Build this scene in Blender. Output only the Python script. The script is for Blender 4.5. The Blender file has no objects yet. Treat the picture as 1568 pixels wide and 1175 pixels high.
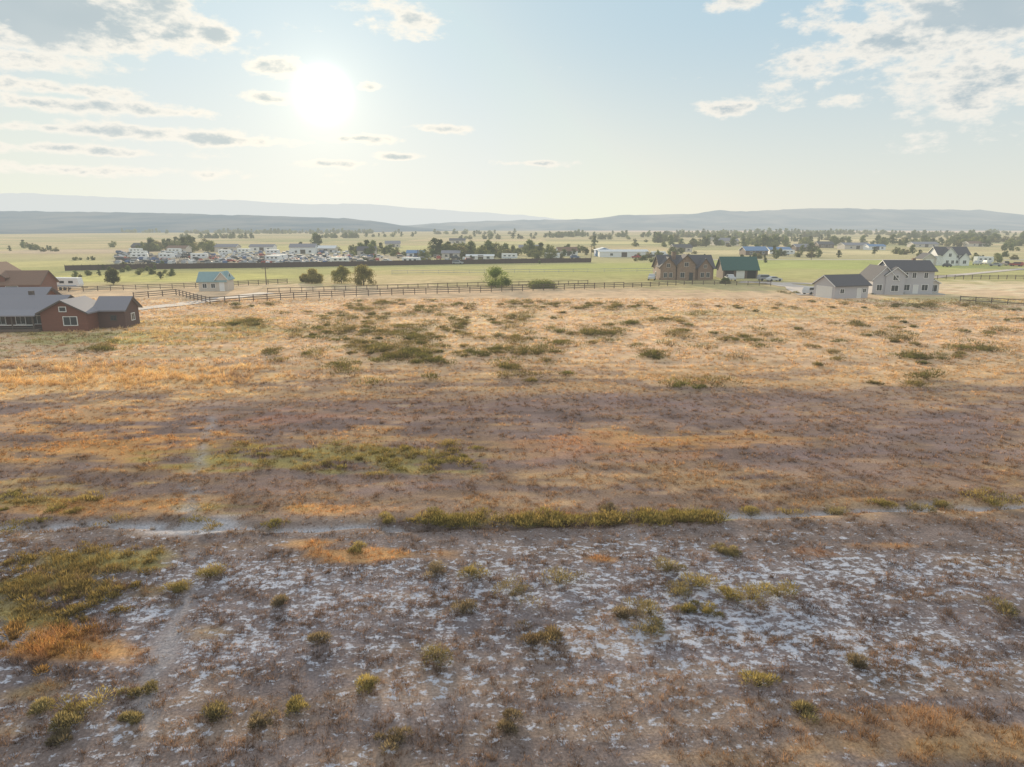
import bpy, bmesh, math, numpy as np
from mathutils import Vector
scene = bpy.context.scene
RNG = np.random.RandomState(11)
F = 1047.0; CAMH = 15.0; PITCH = math.atan(237.5/F); SP = math.sin(PITCH); CP = math.cos(PITCH)

# ---------- image pixel cast through the camera to plan coordinates (metres) on flat ground ----------
def S(u, v):
    t = (v-587.5)/F; den = SP+t*CP
    return ((u-784)/F*CAMH/den, CAMH*(CP-t*SP)/den)
def PX(v):
    t = (v-587.5)/F
    return CAMH/(SP+t*CP)/F
def AE(u, v):
    s = (u-784)/F; t = (587.5-v)/F
    x, y, z = s, CP+t*SP, -SP+t*CP
    return math.atan2(x, y), math.atan2(z, math.hypot(x, y))

# ---------- numpy noise ----------
TAB = np.random.RandomState(5).rand(8, 256, 256)
def vn(x, y, k=0):
    xi = np.floor(x).astype(np.int64); yi = np.floor(y).astype(np.int64)
    fx = x-xi; fy = y-yi; fx = fx*fx*(3-2*fx); fy = fy*fy*(3-2*fy)
    T = TAB[k]; a = T[xi & 255, yi & 255]; b = T[(xi+1) & 255, yi & 255]
    c = T[xi & 255, (yi+1) & 255]; d = T[(xi+1) & 255, (yi+1) & 255]
    return (a*(1-fx)+b*fx)*(1-fy)+(c*(1-fx)+d*fx)*fy
def fbm(x, y, k=0, o=4):
    s = 0; a = .5; n = 0
    for i in range(o):
        s = s+a*vn(x*2**i+17.3*i, y*2**i+9.1*i, (k+i) % 8); n += a; a *= .55
    return s/n
def sm(x, a, b):
    t = np.clip((x-a)/(b-a), 0, 1); return t*t*(3-2*t)

# ---------- node helpers ----------
def new_mat(name):
    m = bpy.data.materials.new(name); m.use_nodes = True
    m.node_tree.nodes.clear(); return m, m.node_tree
def nd(nt, typ, **kw):
    n = nt.nodes.new(typ)
    for k, v in kw.items(): setattr(n, k, v)
    return n
def lk(nt, a, b): nt.links.new(a, b)
def mth(nt, op, a, b=None, c=None, clamp=False):
    n = nt.nodes.new('ShaderNodeMath'); n.operation = op; n.use_clamp = clamp
    for i, s in enumerate((a, b, c)):
        if s is None: continue
        if isinstance(s, (int, float)): n.inputs[i].default_value = s
        else: nt.links.new(s, n.inputs[i])
    return n.outputs[0]
def mixc(nt, fac, a, b, blend='MIX'):
    n = nt.nodes.new('ShaderNodeMix'); n.data_type = 'RGBA'; n.blend_type = blend
    for s, i in ((fac, 0), (a, 6), (b, 7)):
        if isinstance(s, (int, float)): n.inputs[i].default_value = s
        elif isinstance(s, tuple): n.inputs[i].default_value = (*s, 1)
        else: nt.links.new(s, n.inputs[i])
    return n.outputs[2]
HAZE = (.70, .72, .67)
def finish(m, nt, sh, haze=True, L=9000., hc=HAZE):  # aerial haze painted in as emission that grows with distance
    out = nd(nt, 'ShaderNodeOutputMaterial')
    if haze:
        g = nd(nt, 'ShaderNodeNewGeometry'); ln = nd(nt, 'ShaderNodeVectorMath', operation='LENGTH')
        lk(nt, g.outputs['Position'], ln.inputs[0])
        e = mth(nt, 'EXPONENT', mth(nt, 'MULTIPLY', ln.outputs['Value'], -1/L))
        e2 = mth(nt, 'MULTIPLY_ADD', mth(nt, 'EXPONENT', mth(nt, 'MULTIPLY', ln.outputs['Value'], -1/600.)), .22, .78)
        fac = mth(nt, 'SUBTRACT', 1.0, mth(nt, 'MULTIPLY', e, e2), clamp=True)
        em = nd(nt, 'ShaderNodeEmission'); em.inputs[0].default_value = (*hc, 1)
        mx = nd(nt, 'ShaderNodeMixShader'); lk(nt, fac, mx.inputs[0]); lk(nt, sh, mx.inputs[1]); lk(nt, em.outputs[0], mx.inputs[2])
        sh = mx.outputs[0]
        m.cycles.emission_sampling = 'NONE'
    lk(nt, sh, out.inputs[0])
def surf(name, col, rough=.8, var=.25, scale=3., metal=0., bump=.2, haze=True, stretch=(1, 1, 1)):
    m, nt = new_mat(name)
    tc = nd(nt, 'ShaderNodeTexCoord'); mp = nd(nt, 'ShaderNodeMapping'); mp.inputs['Scale'].default_value = stretch
    lk(nt, tc.outputs['Object'], mp.inputs[0])
    n = nd(nt, 'ShaderNodeTexNoise'); n.inputs['Scale'].default_value = scale; n.inputs['Detail'].default_value = 5
    lk(nt, mp.outputs[0], n.inputs['Vector'])
    c = mixc(nt, n.outputs['Fac'], tuple(x*(1-var) for x in col), tuple(min(1, x*(1+var)) for x in col))
    p = nd(nt, 'ShaderNodeBsdfPrincipled'); lk(nt, c, p.inputs['Base Color'])
    p.inputs['Roughness'].default_value = rough; p.inputs['Metallic'].default_value = metal
    if bump:
        b = nd(nt, 'ShaderNodeBump'); b.inputs['Strength'].default_value = bump; b.inputs['Distance'].default_value = .03
        lk(nt, n.outputs['Fac'], b.inputs['Height']); lk(nt, b.outputs[0], p.inputs['Normal'])
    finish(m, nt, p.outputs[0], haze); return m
def leafmat(name, trans=.45):
    m, nt = new_mat(name)
    a = nd(nt, 'ShaderNodeAttribute', attribute_name='Col')
    d = nd(nt, 'ShaderNodeBsdfDiffuse'); t = nd(nt, 'ShaderNodeBsdfTranslucent')
    lk(nt, a.outputs['Color'], d.inputs[0])
    lk(nt, mixc(nt, 1.0, a.outputs['Color'], (1.35, 1.12, .75), 'MULTIPLY'), t.inputs[0])
    mx = nd(nt, 'ShaderNodeMixShader'); mx.inputs[0].default_value = trans
    lk(nt, d.outputs[0], mx.inputs[1]); lk(nt, t.outputs[0], mx.inputs[2])
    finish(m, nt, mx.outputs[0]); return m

# ---------- mesh helpers ----------
def obj(name, me, parent=None, loc=(0, 0, 0), rot=0.):
    o = bpy.data.objects.new(name, me); scene.collection.objects.link(o)
    o.location = loc; o.rotation_euler = (0, 0, rot)
    if parent: o.parent = parent
    return o
def soup(name, P, C, mat):
    """P (n,3,3) triangles, C (n,3,3) colours"""
    n = len(P); me = bpy.data.meshes.new(name)
    me.vertices.add(n*3); me.vertices.foreach_set('co', P.astype(np.float32).ravel())
    me.loops.add(n*3); me.loops.foreach_set('vertex_index', np.arange(n*3, dtype=np.int32))
    me.polygons.add(n); me.polygons.foreach_set('loop_start', np.arange(0, n*3, 3, dtype=np.int32))
    me.update(calc_edges=True)
    at = me.attributes.new('Col', 'FLOAT_COLOR', 'POINT')
    c4 = np.ones((n*3, 4), np.float32); c4[:, :3] = C.reshape(-1, 3); at.data.foreach_set('color', c4.ravel())
    me.materials.append(mat); return me
def grid_mesh(name, X, Y, Z, mat, col=None, salt=None):
    R, Cn = X.shape; me = bpy.data.meshes.new(name)
    me.vertices.add(R*Cn); me.vertices.foreach_set('co', np.stack([X, Y, Z], -1).astype(np.float32).ravel())
    idx = np.arange(R*Cn, dtype=np.int32).reshape(R, Cn)
    q = np.stack([idx[:-1, :-1], idx[:-1, 1:], idx[1:, 1:], idx[1:, :-1]], -1).reshape(-1, 4); n = len(q)
    me.loops.add(n*4); me.loops.foreach_set('vertex_index', q.ravel())
    me.polygons.add(n); me.polygons.foreach_set('loop_start', np.arange(0, n*4, 4, dtype=np.int32))
    me.update(calc_edges=True)
    me.polygons.foreach_set('use_smooth', np.ones(n, bool))
    if col is not None:
        at = me.attributes.new('Col', 'FLOAT_COLOR', 'POINT')
        c4 = np.ones((R*Cn, 4), np.float32); c4[:, :3] = col.reshape(-1, 3); c4[:, 3] = salt.ravel()
        at.data.foreach_set('color', c4.ravel())
    me.materials.append(mat); return me
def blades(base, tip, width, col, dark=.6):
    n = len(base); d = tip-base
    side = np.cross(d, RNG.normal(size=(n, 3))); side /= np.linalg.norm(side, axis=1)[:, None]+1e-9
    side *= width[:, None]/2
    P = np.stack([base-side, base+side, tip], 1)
    C = np.stack([col*dark, col*dark, col], 1)  # mild shading put into the colour, base darker than tip
    return P, C

# ---------- terrain description ----------
def polyd(x, y, pts):
    best = np.full(x.shape, 1e9)
    w = [S(*p) for p in pts]
    for (ax, ay), (bx, by) in zip(w[:-1], w[1:]):
        dx, dy = bx-ax, by-ay; L = dx*dx+dy*dy
        t = np.clip(((x-ax)*dx+(y-ay)*dy)/L, 0, 1)
        best = np.minimum(best, np.hypot(x-ax-t*dx, y-ay-t*dy))
    return best
DITCH = [(-400, 812), (0, 806), (200, 803), (420, 806), (600, 803), (700, 800), (860, 801), (1090, 792), (1250, 782), (1568, 769), (1900, 760)]
TRACK = [(330, 640), (290, 740), (292, 800), (285, 900), (262, 960), (238, 1030), (215, 1120), (200, 1200)]
def height(x, y):
    near = 1-sm(y, 60, 120)
    z = (fbm(x/4., y/4., 1, 3)-.5)*.15*near
    m = y < 60
    if m.any():
        d = polyd(x, y+ (vn(x/2., y/2., 2)-.5)*.9, DITCH)
        z = z-.25*np.exp(-(d/.5)**2)*m
    return z
ROWS = [  # row, colour (albedo), salt
 (1175, (.215, .170, .155), .75), (1000, (.215, .180, .182), 1.0), (880, (.22, .182, .178), 1.0), (810, (.235, .188, .17), .75),
 (780, (.30, .212, .158), .35), (700, (.33, .23, .165), .3), (640, (.33, .235, .19), .4), (605, (.41, .29, .205), .15),
 (580, (.68, .465, .27), .0), (540, (.78, .54, .345), 0), (470, (.80, .57, .385), 0), (445, (.70, .51, .33), 0),
 (437, (.56, .46, .25), 0), (425, (.50, .46, .20), 0), (405, (.50, .46, .22), 0), (395, (.55, .48, .27), 0), (380, (.50, .46, .25), 0), (365, (.42, .40, .24), 0), (355, (.46, .40, .29), 0)]
RY = np.array([S(784, r[0])[1] for r in ROWS]); RC = np.array([r[1] for r in ROWS]); RS = np.array([r[2] for r in ROWS])
ORG = (.58, .325, .135); OLV = (.33, .28, .11); GRN = (.27, .26, .085); GLD = (.78, .53, .28); PUR = (.225, .165, .168); TAN = (.80, .62, .43); RED = (.36, .20, .165)
ZONES = [ # u,v,ru,rv,colour,strength,salt multiplier
 (120, 585, 300, 20, GLD, .8, 0), (60, 640, 200, 12, (.54, .34, .19), .7, 0), (200, 680, 190, 28, ORG, .8, 0), (560, 660, 60, 16, (.54, .35, .19), .6, .3),
 (540, 702, 190, 20, OLV, .8, 0), (330, 700, 90, 18, OLV, .7, 0), (90, 745, 130, 16, (.44, .31, .14), .7, 0), (110, 777, 140, 13, ORG, .7, 0), (40, 765, 60, 10, OLV, .6, 0),
 (1050, 680, 200, 17, ORG, .7, 0), (1180, 610, 300, 10, PUR, .4, 1), (850, 620, 300, 14, PUR, .6, 1), (1380, 650, 240, 18, PUR, .4, 1), (600, 620, 200, 8, PUR, .5, 1), (450, 640, 120, 12, RED, .45, .5), (860, 690, 110, 22, RED, .4, .6),
 (1250, 700, 300, 22, PUR, .5, 1), (560, 745, 200, 12, PUR, .5, 1), (1050, 740, 300, 14, (.44, .30, .18), .6, .5), (1450, 735, 160, 12, PUR, .5, 1),
 (830, 797, 60, 6, GRN, .8, 0), (990, 793, 110, 7, GRN, .8, 0), (690, 797, 50, 6, GRN, .8, 0), (380, 776, 60, 8, OLV, .6, 0), (500, 778, 80, 6, ORG, .6, 0),
 (495, 846, 95, 16, ORG, .75, 0), (920, 855, 40, 6, ORG, .7, .2), (1350, 835, 60, 7, ORG, .6, .2), (1230, 845, 40, 9, (.42, .25, .16), .6, .4), (680, 850, 40, 9, ORG, .5, .4),
 (120, 880, 110, 45, OLV, .9, 0), (60, 940, 70, 35, (.38, .30, .12), .9, 0), (105, 990, 80, 40, ORG, .85, 0), (50, 1060, 50, 40, (.42, .29, .14), .7, 0), (230, 905, 60, 14, (.42, .31, .14), .6, .3),
 (1420, 1115, 150, 35, (.44, .28, .16), .7, .2), (1500, 1150, 120, 40, (.44, .29, .15), .7, .2), (1100, 1165, 120, 16, (.40, .27, .16), .5, .4), (320, 965, 60, 14, (.42, .30, .17), .5, .3),
 (240, 510, 190, 24, (.52, .42, .22), .75, 0), (350, 505, 60, 14, OLV, .7, 0), (90, 520, 120, 10, (.44, .40, .17), .7, 0), (650, 520, 240, 40, (.62, .48, .29), .35, 0),
 (1300, 480, 300, 8, (.60, .48, .28), .7, 0), (1400, 545, 190, 12, (.60, .44, .28), .6, 0), (1480, 460, 130, 8, (.46, .42, .2), .6, 0), (1100, 440, 130, 6, (.50, .44, .22), .7, 0),
 (1480, 438, 120, 7, TAN, .8, 0), (250, 425, 190, 7, (.62, .56, .22), .9, 0), (620, 425, 130, 12, (.70, .54, .31), .8, 0), (420, 440, 200, 5, (.74, .55, .36), .9, 0), (60, 405, 90, 6, (.66, .58, .27), .8, 0),
 (1000, 412, 200, 9, (.46, .47, .17), .7, 0), (1300, 405, 260, 8, (.46, .49, .17), .8, 0), (800, 418, 260, 5, (.52, .48, .20), .5, 0), (400, 398, 230, 9, (.50, .42, .34), .8, 0),
 (1200, 387, 380, 3.5, (.74, .62, .36), .8, 0), (550, 380, 300, 4, (.64, .58, .28), .8, 0), (1250, 354.5, 420, 1.8, (.80, .60, .50), .9, 0), (150, 385, 160, 4, (.60, .47, .34), .8, 0), (900, 372, 260, 2, (.66, .58, .30), .8, 0), (1300, 368, 200, 1.5, (.76, .62, .38), .8, 0)]
def ground_at(x, y):
    col = np.stack([np.interp(y, RY, RC[:, k]) for k in range(3)], -1); salt = np.interp(y, RY, RS)
    n1 = fbm(x/9., y/3.2, 0, 4); n2 = fbm(x/2.2, y/1.1, 3, 3); n3 = fbm(x/30., y/14., 5, 4); n4 = fbm(x/60., y/60., 6, 3); n5 = fbm(x/3.6, y/1.0, 7, 3)
    far = sm(y, 170, 260)
    mid = sm(y, 28, 40)*(1-sm(y, 66, 90))
    g = sm(n1*.6+n5*.4, .52, .62)[..., None]*mid[..., None]
    col = col*(1-g*.75)+np.array((.58, .385, .215))*g*.75
    g = sm(n1*.6+n5*.4, .49, .40)[..., None]*mid[..., None]
    col = col*(1-g*.6)+np.array((.205, .16, .165))*g*.6
    fore = (1-sm(y, 30, 38))
    g = (sm(n3*.6+n5*.4, .53, .62)*fore)[..., None]
    col = col*(1-g*.45)+np.array((.36, .26, .185))*g*.45
    salt = salt+((n3-.5)*-.5+(n1-.5)*.6+(n5-.5)*.6)*fore
    # far fields, patchwork
    cell = vn(np.floor(x/90.+vn(x/300., y/300., 1)), np.floor(y/70.), 4)
    pal = np.stack([.40+.38*cell, .38+.20*cell, .20+.16*cell], -1)
    ff = (sm(y, 330, 480)*.65)[..., None]; col = col*(1-ff)+pal*ff
    golden = sm(y, 66, 80)*(1-sm(y, 150, 165)); 
    g = (sm(n1, .5, .68)*golden)[..., None]; col = col*(1-g*.4)+np.array((.54, .41, .25))*g*.4
    g = (sm(n5, .52, .66)*golden)[..., None]; col = col*(1-g*.45)+np.array((.52, .36, .24))*g*.45
    for u, v, ru, rv, c, st, smul in ZONES:
        cx, cy = S(u, v); ya = S(u, v-rv)[1]; yb = S(u, v+rv)[1]; ry = (ya-yb)/2; rx = ru*PX(v); cy = (ya+yb)/2
        if ry < 0: continue
        d = np.sqrt(((x-cx)/rx)**2+((y-cy)/ry)**2)
        w = np.clip((1.15-d)*1.5+(n2-.5)*2.8+(n5-.5)*3.4+(n1-.5)*2.4, 0, 1)*(d < 2)*st
        if v < 430: w = np.clip((1.1-d)*4+(n1-.5), 0, 1)*st
        col = col*(1-w[..., None])+np.array(c)*w[..., None]; salt = salt*(1-w*(1-smul))
    col = col*(.66+.68*n2[..., None]*(1-far[..., None]) + .34*far[..., None])*(.85+.3*n4[..., None])
    near = y < 70
    dd = polyd(x, y+(vn(x/2., y/2., 2)-.5)*.9, DITCH)
    xg = 1-sm(x, S(620, 803)[0], S(700, 803)[0])+sm(x, S(1060, 792)[0], S(1150, 792)[0])
    wl = .20+.26*vn(x/4., y/4., 6)
    w = np.exp(-(dd/wl)**2)*near*xg*.9*sm(n2, .25, .48)
    pale = np.array((.50, .50, .54)); col = col*(1-w[..., None])+pale*w[..., None]; path = w
    px0, py0 = S(290, 806); w = np.clip(1.0-np.hypot((x-px0)/2.6, (y-py0)/1.5)+(n2-.5)*3+(n5-.5)*2, 0, 1)*.75
    col = col*(1-w[..., None])+pale*w[..., None]; path = np.maximum(path, w)
    dt = polyd(x+(vn(x/2., y/2., 4)-.5)*.9, y, TRACK); w = np.exp(-(dt/.34)**2)*near*.6*sm(n2, .32, .55)
    col = col*(1-w[..., None])+np.array((.36, .35, .37))*w[..., None]; path = np.maximum(path, w)
    px0, py0 = S(10, 985); w = np.clip(1.0-np.hypot((x-px0)/1.1, (y-py0)/1.1)+(n2-.5)*2.4, 0, 1)*.7
    col = col*(1-w[..., None])+pale*w[..., None]; path = np.maximum(path, w)
    return np.clip(col, 0, .85), np.clip(salt, 0, 1.15), path

# ---------- ground ----------
m_ground, nt = new_mat('ground_soil_and_dry_grass')
at = nd(nt, 'ShaderNodeAttribute', attribute_name='Col')
geo = nd(nt, 'ShaderNodeNewGeometry')
def nz(scale, det=6, rough=.6, st=(1, 1, 1)):
    mp = nd(nt, 'ShaderNodeMapping'); mp.inputs['Scale'].default_value = st; lk(nt, geo.outputs['Position'], mp.inputs[0])
    n = nd(nt, 'ShaderNodeTexNoise'); n.inputs['Scale'].default_value = scale; n.inputs['Detail'].default_value = det; n.inputs['Roughness'].default_value = rough
    lk(nt, mp.outputs[0], n.inputs['Vector']); return n.outputs['Fac']
nA = nz(3.2, 6, .62, (.75, 1, 1)); nB = nz(9, 5, .7); nC = nz(.35, 5, .6, (.35, 1, 1))
# salt crust patches
th = mth(nt, 'SUBTRACT', .695, mth(nt, 'MULTIPLY', at.outputs['Alpha'], .195))
sf = mth(nt, 'MULTIPLY', mth(nt, 'SUBTRACT', mth(nt, 'ADD', mth(nt, 'MULTIPLY', nA, .7), mth(nt, 'MULTIPLY', nB, .3)), th), 14, clamp=True)
sf = mth(nt, 'MULTIPLY', sf, .88)
v1 = mth(nt, 'ADD', .05, mth(nt, 'MULTIPLY', nB, 1.9))
v2 = mth(nt, 'ADD', .6, mth(nt, 'MULTIPLY', nC, .8))
vv = mth(nt, 'MULTIPLY', v1, v2)
vm = nd(nt, 'ShaderNodeVectorMath', operation='SCALE'); lk(nt, at.outputs['Color'], vm.inputs[0]); lk(nt, vv, vm.inputs['Scale'])
cc = mixc(nt, sf, vm.outputs[0], (.56, .585, .67))
p = nd(nt, 'ShaderNodeBsdfDiffuse'); lk(nt, cc, p.inputs[0])
b = nd(nt, 'ShaderNodeBump'); b.inputs['Strength'].default_value = .7; b.inputs['Distance'].default_value = .1
lk(nt, mth(nt, 'ADD', nA, mth(nt, 'MULTIPLY', nB, .6)), b.inputs['Height']); lk(nt, b.outputs[0], p.inputs['Normal'])
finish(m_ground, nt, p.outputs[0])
core = np.arange(-45, 45.01, .3)
g = [45.]; s = .3
while g[-1] < 32000: s *= 1.032; g.append(g[-1]+s)
g = np.array(g[1:]); xs = np.concatenate([-g[::-1], core, g])
ys = list(np.linspace(-3000, 12, 10)); y = 12.
while y < 60: y += .25; ys.append(y)
while y < 32000: y *= 1.014; ys.append(y)
ys = np.array(ys); X, Y = np.meshgrid(xs, ys)
Yc = np.maximum(Y, 13.)
col, salt, path = ground_at(X, Yc)
salt = np.clip(salt, 0, 1.15)*(1-path)
obj('ground', grid_mesh('ground', X, Y, height(X, Y), m_ground, col, salt))

# ---------- dry grass ----------
m_grass = leafmat('dry_grass_blades', .5)
def sample(y0, y1, dens):
    hw = lambda yy: .80*yy+7
    n = int(dens*(hw(y0)+hw(y1))*(y1-y0))
    yy = RNG.rand(int(n*1.6))*(y1-y0)+y0; k = RNG.rand(len(yy))*hw(y1) < hw(yy); yy = yy[k][:n]
    xx = (RNG.rand(len(yy))*2-1)*hw(yy); return xx, yy
TALL = [(140, 575, 330, 22, .55), (120, 885, 110, 45, .35), (105, 990, 80, 40, .35), (860, 795, 230, 8, .25), (540, 702, 180, 20, .2), (1430, 1120, 150, 40, .2), (240, 510, 190, 24, .3)]
PP = []; CC = []
for y0, y1, dens, nb, w, hs, sprd in ((14, 27, 44, 10, .014, .8, .10), (27, 42, 24, 9, .02, .85, .12), (42, 75, 8, 9, .034, 1.0, .15), (75, 150, 3.0, 8, .07, 1.2, .25)):
    x, y = sample(y0, y1, dens)
    col, salt, path = ground_at(x, y)
    c1 = fbm(x/.6, y/.6, 2, 3); c2 = fbm(x/2.5, y/1.6, 6, 3)
    keep = RNG.rand(len(x)) < np.clip(.98-salt*.6-path*1.4+(c1-.5)*5.5+(c2-.5)*2.0, .02, 1)
    x, y, col, salt, c1, c2 = x[keep], y[keep], col[keep], salt[keep], c1[keep], c2[keep]
    h = (.08+.14*RNG.rand(len(x))**1.5+.4*np.clip(c1-.5, 0, 1))*hs
    for u, v, ru, rv, add in TALL:
        cx, cy = S(u, v); ya = S(u, v-rv)[1]; yb = S(u, v+rv)[1]; d = np.hypot((x-cx)/(ru*PX(v)), (y-(ya+yb)/2)/((ya-yb)/2))
        h += add*np.clip((1.2-d)*2, 0, 1)*(.3+.7*RNG.rand(len(x)))*sm(c2, .38, .55)
    z = height(x, y); n = len(x)
    colr = col*(.55+.75*RNG.rand(n, 1))*(1.0+.6*(RNG.rand(n, 1) < .17))*(.7+.6*c2[:, None])
    s_ = np.minimum(salt, 1)[:, None]; colr = colr*(1-.08*s_)*(1-s_*(1-np.array((1.08, .96, .88))))
    B = np.repeat(np.stack([x, y, z-.01], -1), nb, 0); hh = np.repeat(h, nb)*(.5+.7*RNG.rand(n*nb))
    ang = RNG.rand(n*nb)*6.283; sp = np.abs(RNG.normal(size=n*nb))*.65*hh
    q = sprd*RNG.rand(n*nb)
    B[:, 0] += np.cos(ang)*q; B[:, 1] += np.sin(ang)*q
    T = B+np.stack([np.cos(ang)*sp, np.sin(ang)*sp, hh], -1)
    cb = np.repeat(colr, nb, 0)*(.75+.5*RNG.rand(n*nb, 1))
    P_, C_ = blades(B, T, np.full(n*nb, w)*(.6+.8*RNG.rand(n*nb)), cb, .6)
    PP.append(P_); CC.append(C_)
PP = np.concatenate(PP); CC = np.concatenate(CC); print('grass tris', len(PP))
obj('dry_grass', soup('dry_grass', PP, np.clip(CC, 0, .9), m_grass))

# ---------- shrubs ----------
m_leaf = leafmat('shrub_leaves', .4)
def shrub(r, h, n, ls, col, lobes=4):
    cen = np.stack([RNG.normal(size=lobes)*r*.42, RNG.normal(size=lobes)*r*.42, h*(.2+.3*RNG.rand(lobes))], -1)
    k = RNG.randint(0, lobes, n); dv = RNG.normal(size=(n, 3)); dv[:, 2] = np.abs(dv[:, 2]); dv /= np.linalg.norm(dv, axis=1)[:, None]
    rad = (.4+.7*RNG.rand(n)**.6)
    lr = (.35+.4*RNG.rand(lobes))[k]
    pos = cen[k]+dv*np.stack([r*lr*rad, r*lr*rad, h*.75*lr*rad], -1); pos[:, 2] = np.maximum(pos[:, 2]-.15*h, .01)
    tip = pos+dv*ls*(1+RNG.rand(n, 1))+np.array([0, 0, ls*.8])
    f = .4+.75*np.clip(pos[:, 2:3]/h, 0, 1)  # leaf colour darkened low down, shade painted on the undersides
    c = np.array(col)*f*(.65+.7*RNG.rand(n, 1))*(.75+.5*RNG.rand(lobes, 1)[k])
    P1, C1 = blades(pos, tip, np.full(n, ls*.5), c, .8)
    m = 24; a = RNG.rand(m)*6.283; B = np.stack([np.cos(a)*.05, np.sin(a)*.05, np.zeros(m)-.02], -1)
    T = np.stack([np.cos(a)*r*.7*RNG.rand(m), np.sin(a)*r*.7*RNG.rand(m), h*(.4+.4*RNG.rand(m))], -1)
    P2, C2 = blades(B, T, np.full(m, .025), np.tile((.12, .09, .06), (m, 1)), 1)
    return np.concatenate([P1, P2]), np.concatenate([C1, C2])
SAGE = (.38, .34, .19); YEL = (.47, .41, .18); GREY = (.36, .31, .22)
FS = [(320, 884, 40, YEL), (110, 1090, 50, YEL), (100, 1115, 42, SAGE), (210, 1063, 30, SAGE), (785, 912, 48, SAGE), (720, 878, 40, YEL), (855, 892, 46, SAGE),
 (995, 938, 42, SAGE), (1072, 897, 50, YEL), (1035, 908, 36, SAGE), (1085, 936, 28, YEL), (955, 946, 28, GREY), (1000, 968, 42, SAGE), (1150, 917, 50, YEL), (1192, 912, 50, YEL),
 (1160, 1048, 38, YEL), (1548, 940, 42, SAGE), (670, 1010, 44, SAGE), (565, 1051, 30, YEL), (815, 985, 40, (.30, .24, .16)), (845, 980, 34, (.30, .25, .15)), (495, 985, 36, GREY),
 (325, 1098, 34, SAGE), (400, 1108, 28, GREY), (455, 1082, 28, YEL), (1225, 1092, 36, SAGE), (665, 876, 30, GREY), (712, 932, 30, GREY), (1275, 781, 26, SAGE), (1445, 772, 24, YEL),
 (1150, 784, 34, YEL), (592, 799, 24, YEL), (1025, 872, 32, SAGE), (1120, 850, 22, SAGE), (275, 905, 34, YEL), (60, 1090, 26, SAGE), (205, 1100, 22, SAGE), (1410, 776, 26, SAGE), (550, 845, 26, YEL),
 (1053, 936, 24, YEL), (1108, 845, 20, SAGE), (90, 1135, 26, GREY), (1115, 912, 34, YEL), (930, 782, 22, GREY), (1310, 1020, 30, GREY), (780, 1110, 30, GREY), (600, 1130, 30, GREY), (430, 925, 26, GREY)]
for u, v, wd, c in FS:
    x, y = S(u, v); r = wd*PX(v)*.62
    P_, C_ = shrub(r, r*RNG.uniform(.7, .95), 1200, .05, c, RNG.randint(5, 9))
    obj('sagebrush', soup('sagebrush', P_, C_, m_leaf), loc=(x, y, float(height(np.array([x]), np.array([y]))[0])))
MB = [(540, 480, 60, 12, 14), (510, 512, 70, 14, 18), (570, 528, 70, 14, 16), (640, 522, 50, 12, 12), (660, 552, 30, 8, 7), (720, 470, 40, 6, 7), (800, 466, 50, 6, 12), (790, 486, 20, 5, 7), (700, 500, 30, 8, 8),
 (900, 511, 45, 4, 16), (832, 540, 25, 7, 8), (760, 540, 40, 8, 10), (785, 564, 25, 7, 7), (1000, 547, 18, 6, 6), (525, 560, 12, 5, 4), (590, 543, 40, 8, 10), (975, 497, 18, 4, 4), (1035, 491, 25, 5, 6),
 (640, 476, 40, 6, 8), (595, 466, 60, 6, 12), (935, 470, 70, 6, 16), (370, 497, 30, 7, 10), (160, 535, 25, 5, 7), (1410, 549, 30, 3, 6), (1412, 580, 10, 3, 3), (1340, 500, 90, 6, 8), (1500, 540, 70, 8, 8), (1390, 590, 40, 4, 3),
 (700, 580, 300, 8, 8), (1060, 590, 60, 5, 6), (590, 500, 130, 34, 50), (1180, 470, 200, 8, 14), (1100, 520, 160, 20, 14), (440, 545, 60, 10, 6), (860, 470, 90, 8, 14), (1530, 500, 60, 20, 6), (630, 545, 140, 16, 22), (1450, 470, 120, 6, 18), (380, 470, 60, 5, 8), (800, 515, 330, 35, 60), (1300, 530, 260, 35, 30), (1280, 450, 120, 3, 8)]
PP = []; CC = []
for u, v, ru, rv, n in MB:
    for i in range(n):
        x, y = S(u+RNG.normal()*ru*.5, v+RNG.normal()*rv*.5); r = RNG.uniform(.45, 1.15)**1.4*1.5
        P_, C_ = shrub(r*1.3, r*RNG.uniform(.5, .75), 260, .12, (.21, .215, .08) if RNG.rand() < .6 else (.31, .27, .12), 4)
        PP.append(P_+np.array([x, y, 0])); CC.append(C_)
obj('sagebrush_thicket', soup('sagebrush_thicket', np.concatenate(PP), np.concatenate(CC), m_leaf))
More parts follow.
